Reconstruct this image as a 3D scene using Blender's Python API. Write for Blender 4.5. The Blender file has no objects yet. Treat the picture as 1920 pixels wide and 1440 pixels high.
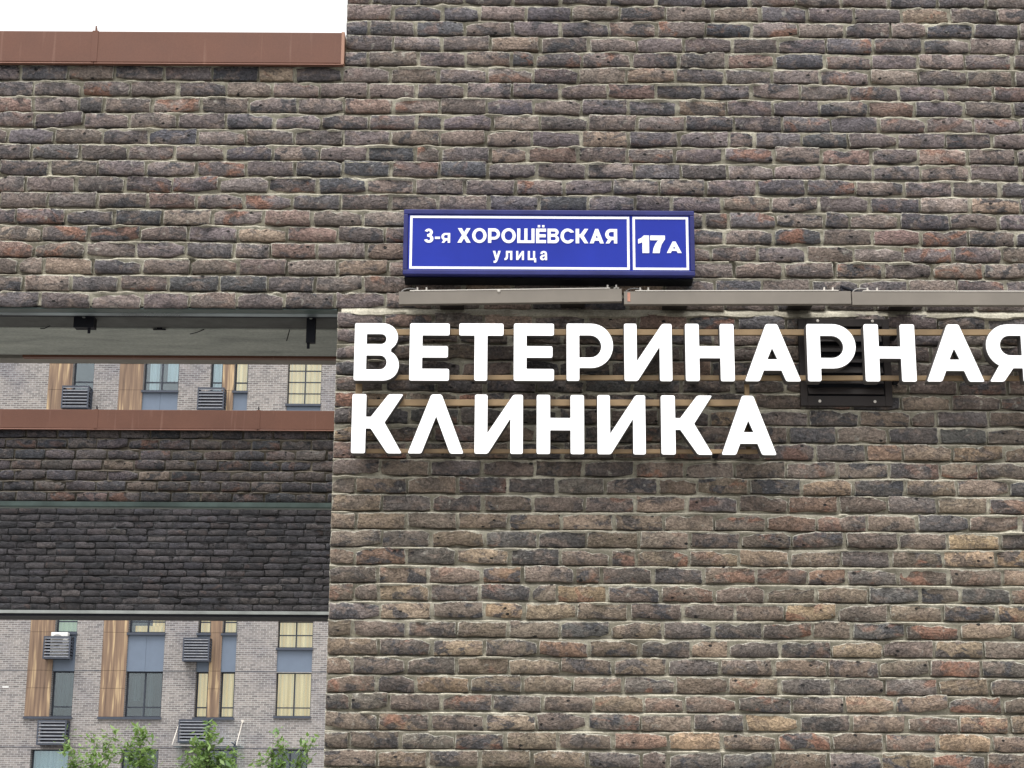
import bpy, bmesh, math, random
import numpy as np
from mathutils import Matrix, Vector

SC = bpy.context.scene
COL = SC.collection
R = math.radians

# ------------------------------------------------------------------ camera
cam = bpy.data.cameras.new('camera')
cam.sensor_width = 36.0
cam.lens = 3275.0 / 1920.0 * 36.0
cam.clip_end = 4000.0
camo = bpy.data.objects.new('camera', cam)
COL.objects.link(camo)
camo.matrix_world = Matrix.Translation((0, -8.43, 1.6)) @ Matrix.Rotation(R(90 + 14.14), 4, 'X') @ Matrix.Rotation(R(0.32), 4, 'Z')
SC.camera = camo

# ------------------------------------------------------------------ world, sun, exposure
SUN_EL, SUN_AZ = 67.0, 200.0        # azimuth of the sun, degrees clockwise from +Y
w = bpy.data.worlds.new('World')
SC.world = w
w.use_nodes = True
nt = w.node_tree
nt.nodes.clear()
sky = nt.nodes.new('ShaderNodeTexSky')
sky.sky_type = 'NISHITA'
sky.sun_disc = False
sky.sun_elevation = R(SUN_EL)
sky.sun_rotation = R(SUN_AZ)
sky.dust_density = 4.0
sky.air_density = 1.0
hs = nt.nodes.new('ShaderNodeHueSaturation')      # overcast: nearly colourless sky
hs.inputs['Saturation'].default_value = 0.16
bg = nt.nodes.new('ShaderNodeBackground')
bg.inputs['Strength'].default_value = 0.15
wo = nt.nodes.new('ShaderNodeOutputWorld')
nt.links.new(sky.outputs[0], hs.inputs['Color'])
ov = nt.nodes.new('ShaderNodeMix')                # the cloud sheet evens the sky out
ov.data_type = 'RGBA'
ov.inputs['Factor'].default_value = 0.72
tc = nt.nodes.new('ShaderNodeTexCoord')           # standard overcast sky: the zenith three times as bright as the horizon
sx = nt.nodes.new('ShaderNodeSeparateXYZ')
mr = nt.nodes.new('ShaderNodeMapRange')
mr.inputs[3].default_value = 2.5
mr.inputs[4].default_value = 7.5
cc = nt.nodes.new('ShaderNodeCombineColor')
nt.links.new(tc.outputs['Generated'], sx.inputs[0])
nt.links.new(sx.outputs[2], mr.inputs[0])
for k in range(3):
    nt.links.new(mr.outputs[0], cc.inputs[k])
nt.links.new(cc.outputs[0], ov.inputs[7])
nt.links.new(hs.outputs[0], ov.inputs[6])
nt.links.new(ov.outputs[2], bg.inputs[0])
nt.links.new(bg.outputs[0], wo.inputs[0])
sun = bpy.data.lights.new('sun', 'SUN')
sun.energy = 1.3
sun.angle = R(28)
sun.color = (1.0, 0.97, 0.93)
suno = bpy.data.objects.new('sun', sun)
COL.objects.link(suno)
_d = Vector((math.sin(R(SUN_AZ)) * math.cos(R(SUN_EL)), math.cos(R(SUN_AZ)) * math.cos(R(SUN_EL)), math.sin(R(SUN_EL))))
suno.rotation_euler = (-_d).to_track_quat('-Z', 'Y').to_euler()
suno.location = _d * 40
SC.view_settings.view_transform = 'Standard'
SC.view_settings.look = 'None'
SC.view_settings.gamma = 1.0
SC.view_settings.exposure = 1.05
SC.cycles.max_bounces = 5
SC.cycles.diffuse_bounces = 2

# ------------------------------------------------------------------ helpers
rnd = random.Random(7)


class NB:
    """small node-tree builder"""
    def __init__(s, name):
        s.m = bpy.data.materials.new(name)
        s.m.use_nodes = True
        s.t = s.m.node_tree
        s.t.nodes.clear()
        s.out = s.t.nodes.new('ShaderNodeOutputMaterial')
        s.b = s.t.nodes.new('ShaderNodeBsdfPrincipled')
        s.t.links.new(s.b.outputs[0], s.out.inputs[0])

    def n(s, kind, **kw):
        nd = s.t.nodes.new('ShaderNode' + kind)
        for k, v in kw.items():
            setattr(nd, k, v)
        return nd

    def put(s, sock, v):
        if hasattr(v, 'is_output'):
            s.t.links.new(v, sock)
        elif isinstance(v, (tuple, list)) and len(v) == 3 and sock.type == 'RGBA':
            sock.default_value = (*v, 1)
        else:
            sock.default_value = v

    def set(s, **kw):
        for k, v in kw.items():
            s.put(s.b.inputs[k.replace('_', ' ')], v)
        return s.m

    def math(s, op, a, b=0.0, c=0.0, clamp=False):
        nd = s.n('Math', operation=op, use_clamp=clamp)
        for i, v in enumerate((a, b, c)):
            s.put(nd.inputs[i], v)
        return nd.outputs[0]

    def vmath(s, op, a, b):
        nd = s.n('VectorMath', operation=op)
        s.put(nd.inputs[0], a)
        s.put(nd.inputs[1], b)
        return nd.outputs[0]

    def mix(s, f, a, b, blend='MIX'):
        nd = s.n('Mix', data_type='RGBA', blend_type=blend)
        s.put(nd.inputs['Factor'], f)
        s.put(nd.inputs[6], a)
        s.put(nd.inputs[7], b)
        return nd.outputs[2]

    def noise(s, vec, scale, detail=4.0, rough=0.55, dist=0.0):
        nd = s.n('TexNoise')
        s.put(nd.inputs['Vector'], vec)
        nd.inputs['Scale'].default_value = scale
        nd.inputs['Detail'].default_value = detail
        nd.inputs['Roughness'].default_value = rough
        nd.inputs['Distortion'].default_value = dist
        return nd.outputs['Fac']

    def rng(s, v, a, b, c=0.0, d=1.0):
        nd = s.n('MapRange')
        s.put(nd.inputs[0], v)
        for i, q in enumerate((a, b, c, d)):
            s.put(nd.inputs[i + 1], q)
        return nd.outputs[0]

    def ramp(s, v, stops):
        nd = s.n('ValToRGB')
        e = nd.color_ramp.elements
        while len(e) < len(stops):
            e.new(0.5)
        for k, (p, c) in zip(e, stops):
            k.position = p
            k.color = (*c, 1)
        s.put(nd.inputs[0], v)
        return nd.outputs[0]

    def bump(s, h, strength=0.4, dist=0.01):
        nd = s.n('Bump')
        nd.inputs['Strength'].default_value = strength
        nd.inputs['Distance'].default_value = dist
        s.put(nd.inputs['Height'], h)
        return nd.outputs[0]

    def pos(s):
        return s.n('NewGeometry').outputs['Position']

    def objco(s):
        return s.n('TexCoord').outputs['Object']


def plain(name, col, rough=0.6, metal=0.0, var=0.12, scale=12.0, emis=None, es=0.0, spec=0.5):
    b = NB(name)
    n1 = b.noise(b.pos(), scale, 5, 0.6)
    c = b.mix(1.0, col, b.rng(n1, 0.3, 0.7, 1 - var, 1 + var), 'MULTIPLY')
    b.set(Base_Color=c, Roughness=b.rng(n1, 0.3, 0.7, max(0, rough - 0.08), min(1, rough + 0.08)), Metallic=metal)
    b.b.inputs['Specular IOR Level'].default_value = spec
    if emis:
        b.set(Emission_Color=emis, Emission_Strength=es)
    return b.m


def link(name, me, mat=None, parent=None, kind=None):
    o = bpy.data.objects.new(name, me)
    COL.objects.link(o)
    if mat is not None and not len(me.materials):
        me.materials.append(mat)
    if parent is not None:
        o.parent = parent
    if kind:
        o['kind'] = kind
    return o


def tag(o, label, cat, group=None, kind=None):
    o['label'] = label
    o['category'] = cat
    if group:
        o['group'] = group
    if kind:
        o['kind'] = kind
    return o


def thing(name, label, cat, loc=(0, 0, 0), group=None):
    o = bpy.data.objects.new(name, None)
    o.empty_display_size = 0.1
    COL.objects.link(o)
    o.location = loc
    return tag(o, label, cat, group)


class MB:
    """collects shapes in one bmesh; coordinates are relative to the thing's own origin"""
    def __init__(s, o=(0, 0, 0)):
        s.bm = bmesh.new()
        s.o = Vector(o)

    def box(s, x0, x1, y0, y1, z0, z1, bev=0.0, rot=None, piv=None):
        r = bmesh.ops.create_cube(s.bm, size=1.0)
        vs = r['verts']
        for v in vs:
            v.co = Vector(((x0 + x1) / 2 + v.co.x * (x1 - x0), (y0 + y1) / 2 + v.co.y * (y1 - y0), (z0 + z1) / 2 + v.co.z * (z1 - z0)))
        if rot is not None:
            p = Vector(piv if piv else ((x0 + x1) / 2, (y0 + y1) / 2, (z0 + z1) / 2))
            for v in vs:
                v.co = p + rot @ (v.co - p)
        for v in vs:
            v.co -= s.o
        if bev > 0:
            es = list({e for v in vs for e in v.link_edges})
            bmesh.ops.bevel(s.bm, geom=es, offset=bev, segments=2, affect='EDGES', profile=0.6)
        return s

    def tube(s, pts, rad, seg=8, taper=None):
        pts = [Vector(p) - s.o for p in pts]
        rings = []
        for i, p in enumerate(pts):
            d = (pts[min(i + 1, len(pts) - 1)] - pts[max(i - 1, 0)]).normalized()
            a = d.orthogonal().normalized()
            if abs(d.z) < 0.95:
                a = d.cross(Vector((0, 0, 1))).normalized()
            b = d.cross(a)
            r = rad * (1 if taper is None else 1 + (taper - 1) * i / (len(pts) - 1))
            rings.append([s.bm.verts.new(p + (a * math.cos(t) + b * math.sin(t)) * r) for t in [2 * math.pi * k / seg for k in range(seg)]])
        for A, B in zip(rings, rings[1:]):
            for k in range(seg):
                f = s.bm.faces.new((A[k], A[(k + 1) % seg], B[(k + 1) % seg], B[k]))
                f.smooth = True
        s.bm.faces.new(rings[0][::-1])
        s.bm.faces.new(rings[-1])
        return s

    def disc(s, c, rad, h, seg=12):
        """short cylinder facing -Y with a rounded edge"""
        c = Vector(c) - s.o
        prof = [(rad, 0), (rad, -h * .6), (rad * .7, -h)]
        rings = [[s.bm.verts.new(c + Vector((math.cos(t) * r, y, math.sin(t) * r))) for t in [2 * math.pi * k / seg for k in range(seg)]] for r, y in prof]
        for A, B in zip(rings, rings[1:]):
            for k in range(seg):
                s.bm.faces.new((A[k], A[(k + 1) % seg], B[(k + 1) % seg], B[k]))
        s.bm.faces.new(rings[-1])
        return s

    def prism(s, prof, x0, x1):
        """(y, z) outline swept along X"""
        a = [s.bm.verts.new(Vector((x0, y, z)) - s.o) for y, z in prof]
        b = [s.bm.verts.new(Vector((x1, y, z)) - s.o) for y, z in prof]
        n = len(prof)
        for k in range(n):
            s.bm.faces.new((a[k], a[(k + 1) % n], b[(k + 1) % n], b[k]))
        s.bm.faces.new(a[::-1])
        s.bm.faces.new(b)
        return s

    def quad(s, *pts):
        s.bm.faces.new([s.bm.verts.new(Vector(p) - s.o) for p in pts])
        return s

    def build(s, name, mat, parent=None, kind=None):
        bmesh.ops.recalc_face_normals(s.bm, faces=s.bm.faces)
        me = bpy.data.meshes.new(name)
        s.bm.to_mesh(me)
        s.bm.free()
        return link(name, me, mat, parent, kind)


def vnoise(x, y, scale, seed):
    """smooth value noise in numpy, 0..1"""
    rg = np.random.RandomState(seed)
    g = rg.rand(256, 256)
    x = np.asarray(x) * scale
    y = np.asarray(y) * scale
    xi = np.floor(x).astype(int)
    yi = np.floor(y).astype(int)
    fx = x - xi
    fy = y - yi
    fx = fx * fx * (3 - 2 * fx)
    fy = fy * fy * (3 - 2 * fy)
    a = g[xi % 256, yi % 256]
    b = g[(xi + 1) % 256, yi % 256]
    c = g[xi % 256, (yi + 1) % 256]
    d = g[(xi + 1) % 256, (yi + 1) % 256]
    return (a * (1 - fx) + b * fx) * (1 - fy) + (c * (1 - fx) + d * fx) * fy


# ------------------------------------------------------------------ materials
def brick_material(name, per_object, dark=1.0, smear=1.0):
    b = NB(name)
    if per_object:
        oi = b.n('ObjectInfo')
        tint, rv = oi.outputs['Color'], oi.outputs['Alpha']
    else:
        at = b.n('Attribute', attribute_name='tint')
        tint, rv = at.outputs['Color'], at.outputs['Alpha']
    cx = b.n('CombineXYZ')
    b.put(cx.inputs[0], b.math('MULTIPLY', rv, 37.0))
    b.put(cx.inputs[1], b.math('MULTIPLY', rv, 11.0))
    b.put(cx.inputs[2], b.math('MULTIPLY', rv, 73.0))
    p = b.vmath('ADD', b.pos(), cx.outputs[0])
    r2 = b.math('FRACT', b.math('MULTIPLY', rv, 7.31))
    r3 = b.math('FRACT', b.math('MULTIPLY', rv, 23.7))
    st = b.vmath('MULTIPLY', p, (1.0, 1.0, 1.5))
    # scorched blue-black patches
    n1 = b.noise(st, 9.0, 4, 0.62, 0.8)
    m1 = b.math('MULTIPLY', b.rng(n1, 0.515, 0.565), b.rng(r3, 0.12, 0.9, 0.15, 0.85))
    c = b.mix(m1, tint, (0.072, 0.073, 0.082))
    # pale clay
    n5 = b.noise(st, 14.0, 3, 0.6, 0.5)
    c = b.mix(b.math('MULTIPLY', b.rng(n5, 0.52, 0.66), 0.50), c, (0.29, 0.22, 0.18))
    # orange ends
    n2 = b.noise(b.vmath('ADD', st, (5.2, 1.3, 8.1)), 7.0, 4, 0.6, 0.6)
    m2 = b.math('MULTIPLY', b.rng(n2, 0.53, 0.61), b.rng(r2, 0.62, 0.95, 0.0, 0.75))
    c = b.mix(m2, c, (0.30, 0.150, 0.100))
    # weather staining over many courses
    n0 = b.noise(b.pos(), 1.3, 3, 0.6)
    c = b.mix(1.0, c, b.rng(n0, 0.3, 0.7, 0.80, 1.20), 'MULTIPLY')
    # grain
    n3 = b.noise(p, 85.0, 4, 0.75)
    c = b.mix(1.0, c, b.rng(n3, 0.30, 0.70, 0.48, 1.50), 'MULTIPLY')
    n3b = b.noise(st, 30.0, 3, 0.65, 1.2)
    c = b.mix(1.0, c, b.rng(n3b, 0.3, 0.7, 0.70, 1.28), 'MULTIPLY')
    # lime bloom and mortar dragged over the arrises
    n4 = b.noise(p, 26.0, 4, 0.6)
    c = b.mix(b.rng(n4, 0.63, 0.72, 0.0, 0.6), c, (0.42, 0.40, 0.35))
    uv = b.n('UVMap', uv_map='face')
    sp = b.n('SeparateXYZ')
    b.put(sp.inputs[0], uv.outputs[0])
    eu = b.math('MULTIPLY', b.math('ABSOLUTE', b.math('SUBTRACT', sp.outputs[0], 0.5)), 2.0)
    ng = b.noise(p, 34.0, 4, 0.65)
    ev = b.math('ADD', sp.outputs[1], b.math('MULTIPLY', b.math('SUBTRACT', ng, 0.5), 0.34))
    eh = b.math('ADD', eu, b.math('MULTIPLY', b.math('SUBTRACT', ng, 0.5), 0.16))
    ms = b.math('MAXIMUM', b.rng(ev, 0.92, 0.99), b.rng(eh, 0.965, 1.0))
    c = b.mix(b.math('MULTIPLY', ms, 0.80 * smear), c, (0.56, 0.54, 0.46))
    # pits
    vo = b.n('TexVoronoi')
    b.put(vo.inputs['Vector'], b.vmath('MULTIPLY', p, (1.0, 1.0, 1.5)))
    vo.inputs['Scale'].default_value = 17.0
    sel = b.n('SeparateColor')
    b.put(sel.inputs[0], vo.outputs['Color'])
    pit = b.math('MULTIPLY', b.rng(b.math('ADD', vo.outputs['Distance'], b.math('MULTIPLY', b.math('SUBTRACT', n3, 0.5), 0.18)), 0.12, 0.18, 1.0, 0.0), b.math('GREATER_THAN', sel.outputs[0], 0.80))
    c = b.mix(pit, c, (0.02, 0.018, 0.018))
    fold = b.noise(b.vmath('MULTIPLY', p, (1.0, 1.0, 1.5)), 15.0, 4, 0.62, 2.2)
    # open creases where the clay folded over
    cr = b.rng(b.math('ABSOLUTE', b.math('SUBTRACT', fold, 0.47)), 0.0, 0.016, 1.0, 0.0)
    cr = b.math('MULTIPLY', cr, b.rng(n1, 0.44, 0.56))
    c = b.mix(b.math('MULTIPLY', cr, 0.5), c, (0.03, 0.027, 0.026))
    if dark != 1.0:
        c = b.mix(1.0, c, (dark, dark * (1.0 if dark == 1 else 1.06 if dark > .45 else 1.05), dark * (1.0 if dark == 1 else 1.16 if dark > .45 else 1.36)), 'MULTIPLY')
    if dark < .45:
        sat = b.n('HueSaturation')
        sat.inputs['Saturation'].default_value = .55
        b.put(sat.inputs['Color'], c)
        c = sat.outputs[0]
    # relief: folded clay, grain, pits
    h = b.math('ADD', b.math('MULTIPLY', fold, 1.0), b.math('MULTIPLY', n3, 0.30))
    h = b.math('SUBTRACT', h, b.math('ADD', b.math('MULTIPLY', pit, 0.9), b.math('MULTIPLY', cr, 0.25)))
    return b.set(Base_Color=c, Roughness=0.93, Normal=b.bump(h, 1.0, 0.019))


def mortar_material(name, a, bcol):
    b = NB(name)
    p = b.pos()
    n1 = b.noise(p, 4.5, 5, 0.65)
    c = b.mix(b.rng(n1, 0.40, 0.58), a, bcol)
    n2 = b.noise(p, 90.0, 6, 0.7)
    c = b.mix(1.0, c, b.rng(n2, 0.3, 0.7, 0.66, 1.25), 'MULTIPLY')
    return b.set(Base_Color=c, Roughness=0.95, Normal=b.bump(n2, 0.6, 0.006))


M = {}
M['brick'] = brick_material('brick_single', True)
M['brick_s'] = brick_material('brick_joined', False)
M['brick2'] = brick_material('brick_umber', True, 0.50, 0.45)
M['brick3'] = brick_material('brick_dark', True, 0.25, 0.40)
M['mortar'] = mortar_material('mortar_pale', (0.58, 0.545, 0.44), (0.33, 0.305, 0.24))
M['mortar2'] = mortar_material('mortar_brown', (0.20, 0.175, 0.14), (0.13, 0.115, 0.095))
M['mortar3'] = mortar_material('mortar_dark', (0.080, 0.080, 0.085), (0.022, 0.022, 0.024))


def coping_material():
    b = NB('rust_brown_sheet')
    p = b.pos()
    n1 = b.noise(p, 2.2, 4, 0.6)
    c = b.mix(b.rng(n1, 0.35, 0.65), (0.132, 0.052, 0.031), (0.165, 0.070, 0.044))
    sv = b.vmath('MULTIPLY', p, (26.0, 1.0, 1.2))
    n2 = b.noise(sv, 1.0, 3, 0.6)
    c = b.mix(b.rng(n2, 0.60, 0.74, 0.0, 0.42), c, (0.30, 0.17, 0.125))
    n3 = b.noise(p, 180.0, 3, 0.7)
    c = b.mix(1.0, c, b.rng(n3, 0.3, 0.7, 0.88, 1.10), 'MULTIPLY')
    return b.set(Base_Color=c, Roughness=b.rng(n1, 0.3, 0.7, 0.55, 0.72), Metallic=0.0, Normal=b.bump(b.noise(p, 2.0, 2, 0.5), 0.14, 0.05))


def concrete_material():
    b = NB('concrete_grey_green')
    p = b.pos()
    n1 = b.noise(b.vmath('MULTIPLY', p, (1.0, 4.0, 4.0)), 2.2, 6, 0.65, 0.4)
    c = b.ramp(n1, [(0.3, (0.28, 0.30, 0.28)), (0.55, (0.41, 0.435, 0.40)), (0.8, (0.52, 0.535, 0.49))])
    n2 = b.noise(p, 60.0, 6, 0.7)
    c = b.mix(1.0, c, b.rng(n2, 0.3, 0.7, 0.8, 1.15), 'MULTIPLY')
    return b.set(Base_Color=c, Roughness=0.9, Normal=b.bump(n2, 0.4, 0.006))


M['coping'] = coping_material()
M['concrete'] = concrete_material()
M['angle'] = plain('steel_angle_green', (0.060, 0.085, 0.080), 0.5, 0.0, 0.3, 5, spec=0.3)
M['angle_pale'] = plain('steel_strip_pale', (0.30, 0.32, 0.31), 0.45, 0.2, 0.2, 4)
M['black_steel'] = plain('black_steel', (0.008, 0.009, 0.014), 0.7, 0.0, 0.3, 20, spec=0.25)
M['tan_render'] = plain('tan_render', (0.25, 0.235, 0.21), 0.9, 0, 0.25, 6)
M['side'] = plain('render_umber', (0.15, 0.125, 0.11), 0.95, 0, 0.35, 9)

# ------------------------------------------------------------------ ground
def ground_material():
    b = NB('paving_grey')
    p = b.pos()
    br = b.n('TexBrick')
    b.put(br.inputs['Vector'], p)
    br.inputs['Scale'].default_value = 1.0
    br.inputs['Brick Width'].default_value = 0.4
    br.inputs['Row Height'].default_value = 0.2
    br.inputs['Mortar Size'].default_value = 0.006
    br.inputs['Color1'].default_value = (0.22, 0.215, 0.205, 1)
    br.inputs['Color2'].default_value = (0.27, 0.26, 0.245, 1)
    br.inputs['Mortar'].default_value = (0.12, 0.115, 0.105, 1)
    n = b.noise(p, 3.0, 6, 0.65)
    return b.set(Base_Color=b.mix(1.0, br.outputs['Color'], b.rng(n, 0.3, 0.7, 0.75, 1.2), 'MULTIPLY'), Roughness=0.9, Normal=b.bump(br.outputs['Fac'], -0.4, 0.004))


g = MB()
g.quad((-900, -900, -.12), (900, -900, -.12), (900, 900, -.12), (-900, 900, -.12))
g.build('ground', plain('bare_ground', (.10, .095, .08), .95, 0, .3, 2), None, 'structure')
g = MB()
g.box(-60, 60, -4.6, 80, -.30, 0)
g.build('pavement', ground_material(), None, 'structure')
g = MB()
g.box(-60, 60, -4.76, -4.602, -.30, .004, .012)
g.build('kerb', plain('kerb_concrete', (.30, .295, .28), .9, 0, .2, 5), None, 'structure')
g = MB()
g.box(-60, 60, -17.0, -4.762, -.30, -.112)
g.build('road', plain('asphalt', (.05, .05, .052), .9, 0, .3, 30), None, 'structure')

# ------------------------------------------------------------------ bricks
BL, BH = 0.241, 0.0760


def brick_arrays(L, H, seed):
    """rough hand-made brick: flat but uneven face, crisp broken outline, back skirt. Front at y~0 towards -Y."""
    rg = random.Random(seed)
    us = [0, .016, .13, .29, .47, .65, .82, .984, 1] if L > .18 else [0, .033, .26, .52, .76, .967, 1]
    vs = [0, .045, .50, .955, 1]
    nx, nz = len(us), len(vs)
    top = [rg.uniform(-.0042, .0022) for _ in us]
    bot = [rg.uniform(-.0020, .0030) for _ in us]
    for k in range(rg.choice([0, 1, 1, 2])):       # chipped or slumped shoulders
        k = rg.choice([0, nx - 1])
        d = rg.uniform(.006, .022)
        wdt = rg.uniform(.16, .5)
        for i in range(nx):
            top[i] -= d * max(0, 1 - abs(us[i] - us[k]) / wdt) ** rg.uniform(.9, 1.6)
    if rg.random() < .25:                          # a bite out of the top edge
        top[rg.randrange(2, nx - 2)] -= rg.uniform(.006, .013)
    if rg.random() < .35:
        k = rg.choice([0, nx - 1])
        d = rg.uniform(.005, .014)
        for i in range(nx):
            bot[i] += d * max(0, 1 - abs(us[i] - us[k]) / .28)
    if rg.random() < .2:
        bot[rg.randrange(2, nx - 2)] += rg.uniform(.004, .010)
    lef = [rg.uniform(-.001, .004) for _ in vs]
    rig = [rg.uniform(-.004, .001) for _ in vs]
    for q in (top, bot):
        q[1] = q[0]
        q[-2] = q[-1]
    for q in (lef, rig):
        q[1] = q[0]
        q[-2] = q[-1]
    lean = rg.uniform(-.004, .004)
    V, UV = [], []
    tx, tz = rg.uniform(-.007, .007), rg.uniform(-.006, .005)
    for j, v in enumerate(vs):
        for i, u in enumerate(us):
            x = (u - .5) * L + lef[j] * (1 - u) + rig[j] * u + lean * (v - .5)
            z = (v - .5) * H + bot[i] * (1 - v) + top[i] * v
            edge = i in (0, nx - 1) or j in (0, nz - 1)
            cor = i in (0, nx - 1) and j in (0, nz - 1)
            y = rg.uniform(-.0026, .0022) + tx * (u - .5) + tz * (v - .5)
            if edge:
                y += .0034 + rg.uniform(-.0008, .0018)
                if cor:
                    x += .003 if i == 0 else -.003
                    z += .003 if j == 0 else -.003
            V.append((x, y, z))
            UV.append((u, v))
    F = []
    for j in range(nz - 1):
        for i in range(nx - 1):
            a = j * nx + i
            F.append((a, a + 1, a + nx + 1, a + nx))
    ring = [i for i in range(nx)] + [j * nx + nx - 1 for j in range(1, nz)] + [(nz - 1) * nx + i for i in range(nx - 2, -1, -1)] + [j * nx for j in range(nz - 2, 0, -1)]
    base = len(V)
    m = len(ring)
    for r in ring:                                 # doubled ring keeps the arris crisp
        V.append(V[r])
        UV.append(UV[r])
    for r in ring:
        V.append((V[r][0], .062, V[r][2]))
        UV.append(UV[r])
    for k in range(m):
        F.append((base + (k + 1) % m, base + k, base + m + k, base + m + (k + 1) % m))
    return np.array(V), np.array(F), np.array(UV)


FULL = [brick_arrays(BL, BH, 100 + i) for i in range(48)]
HALF = [brick_arrays(0.115, BH, 500 + i) for i in range(18)]


def mesh_from(name, V, F, UV, mat, tint=None):
    me = bpy.data.meshes.new(name)
    me.vertices.add(len(V))
    me.vertices.foreach_set('co', np.asarray(V, dtype=np.float32).ravel())
    n = len(F)
    me.loops.add(n * 4)
    me.loops.foreach_set('vertex_index', np.asarray(F, dtype=np.int32).ravel())
    me.polygons.add(n)
    me.polygons.foreach_set('loop_start', np.arange(0, n * 4, 4, dtype=np.int32))
    me.polygons.foreach_set('use_smooth', np.ones(n, dtype=bool))
    me.update()
    me.validate()
    if UV is not None:
        l = me.uv_layers.new(name='face')
        l.data.foreach_set('uv', np.asarray(UV, dtype=np.float32)[np.asarray(F).ravel()].ravel())
    if tint is not None:
        at = me.attributes.new('tint', 'FLOAT_COLOR', 'POINT')
        at.data.foreach_set('color', np.asarray(tint, dtype=np.float32).ravel())
    me.materials.append(mat)
    return me


PAL = [((0.140, 0.118, 0.112), 34), ((0.165, 0.136, 0.122), 26), ((0.192, 0.155, 0.132), 16), ((0.108, 0.098, 0.100), 16), ((0.085, 0.084, 0.090), 6), ((0.190, 0.132, 0.112), 4), ((0.255, 0.196, 0.150), 5)]


def pick_tint(rg, z=4.5):
    t = rg.random() * sum(wt for _, wt in PAL)
    for c, wt in PAL:
        t -= wt
        if t <= 0:
            break
    k = rg.uniform(.72, 1.32) * 1.20
    wm = max(0.0, min(1.0, (4.6 - z) / 1.6))       # warmer lower down: brick tone plus a warmer cast of light, put into the tint
    return (c[0] * k * (1.0 + .10 * wm), c[1] * k * rg.uniform(.97, 1.03) * (.99 + .055 * wm), c[2] * k * rg.uniform(.95, 1.05) * (1.03 - .13 * wm), rg.random())


SHARED = {}


def shared_mesh(kind, i, mat):
    key = (kind, i, mat.name)
    if key not in SHARED:
        V, F, UV = (FULL if kind == 'f' else HALF)[i]
        SHARED[key] = mesh_from('brick', V, F, UV, mat)
    return SHARED[key]


class Brick:
    __slots__ = ('kind', 'i', 'x', 'y', 'z', 'sx', 'sz', 'rot', 'flip', 'tint', 'L')


def lay_row(x0, x1, zb, half, rg, H=BH):
    """one course from x0 to x1 on bottom line zb; returns bricks and the head joints"""
    out, joints = [], []
    x = x0
    first = True
    wob = rg.uniform(-.0015, .0015)
    ph1, ph2 = rg.uniform(0, 6.3), rg.uniform(0, 6.3)
    while x < x1 - .02:
        L = BL * rg.uniform(.945, 1.03)
        if first and half:
            L = .115 * rg.uniform(.95, 1.05)
        elif not first and rg.random() < .045:
            L = rg.choice([.115, .175]) * rg.uniform(.95, 1.05)
        first = False
        if x + L > x1:
            L = x1 - x
        if L < .03:
            break
        b = Brick()
        b.kind = 'f' if L > .17 else 'h'
        b.i = rg.randrange(len(FULL) if b.kind == 'f' else len(HALF))
        b.sx = L / (BL if b.kind == 'f' else .115)
        hh = H * rg.uniform(.93, 1.05)
        b.sz = hh / BH
        b.L = L
        b.x, b.z = x + L / 2, zb + hh / 2 + wob + rg.uniform(-.0018, .0018) + .0022 * math.sin(x * 1.9 + ph1) + .0014 * math.sin(x * 5.3 + ph2)
        b.y = rg.uniform(-.0050, .0040) - (.005 if rg.random() < .10 else 0)
        b.rot = math.radians(rg.gauss(0, .65))
        b.flip = False
        b.tint = pick_tint(rg, b.z)
        out.append(b)
        j = rg.uniform(.0060, .0170)
        joints.append((x + L, x + L + j))
        x += L + j
    return out, joints


def place(b, parent, mat, Y, org):
    o = bpy.data.objects.new('brick', shared_mesh(b.kind, b.i, mat))
    COL.objects.link(o)
    o.parent = parent
    o.location = (b.x - org[0], Y + b.y - org[1], b.z - org[2])
    o.rotation_euler = (0, b.rot, 0)
    o.scale = (b.sx, 1, b.sz)
    o.color = b.tint
    return o


def join_bricks(name, bricks, Y, org, mat, parent, yaw=None):
    Vs, Fs, Us, Ts = [], [], [], []
    n = 0
    for b in bricks:
        V, F, UV = (FULL if b.kind == 'f' else HALF)[b.i]
        c, s = math.cos(b.rot), math.sin(b.rot)
        x, z = V[:, 0] * b.sx, V[:, 2] * b.sz
        W = np.stack([x * c + z * s + b.x, V[:, 1] + b.y, -x * s + z * c + b.z], 1)
        Vs.append(W)
        Fs.append(F + n)
        Us.append(UV)
        Ts.append(np.tile(np.array(b.tint), (len(V), 1)))
        n += len(V)
    V = np.concatenate(Vs)
    if yaw is not None:                                   # the return wall: face towards -X
        V = np.stack([yaw + V[:, 1], V[:, 0], V[:, 2]], 1)
        F = np.concatenate(Fs)[:, ::-1]
    else:
        V = V + np.array([0, Y, 0])
        F = np.concatenate(Fs)
    V = V - np.array(org)
    o = link(name, mesh_from(name, V, F, np.concatenate(Us), mat, np.concatenate(Ts)), None, parent, 'stuff')
    return o


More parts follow.
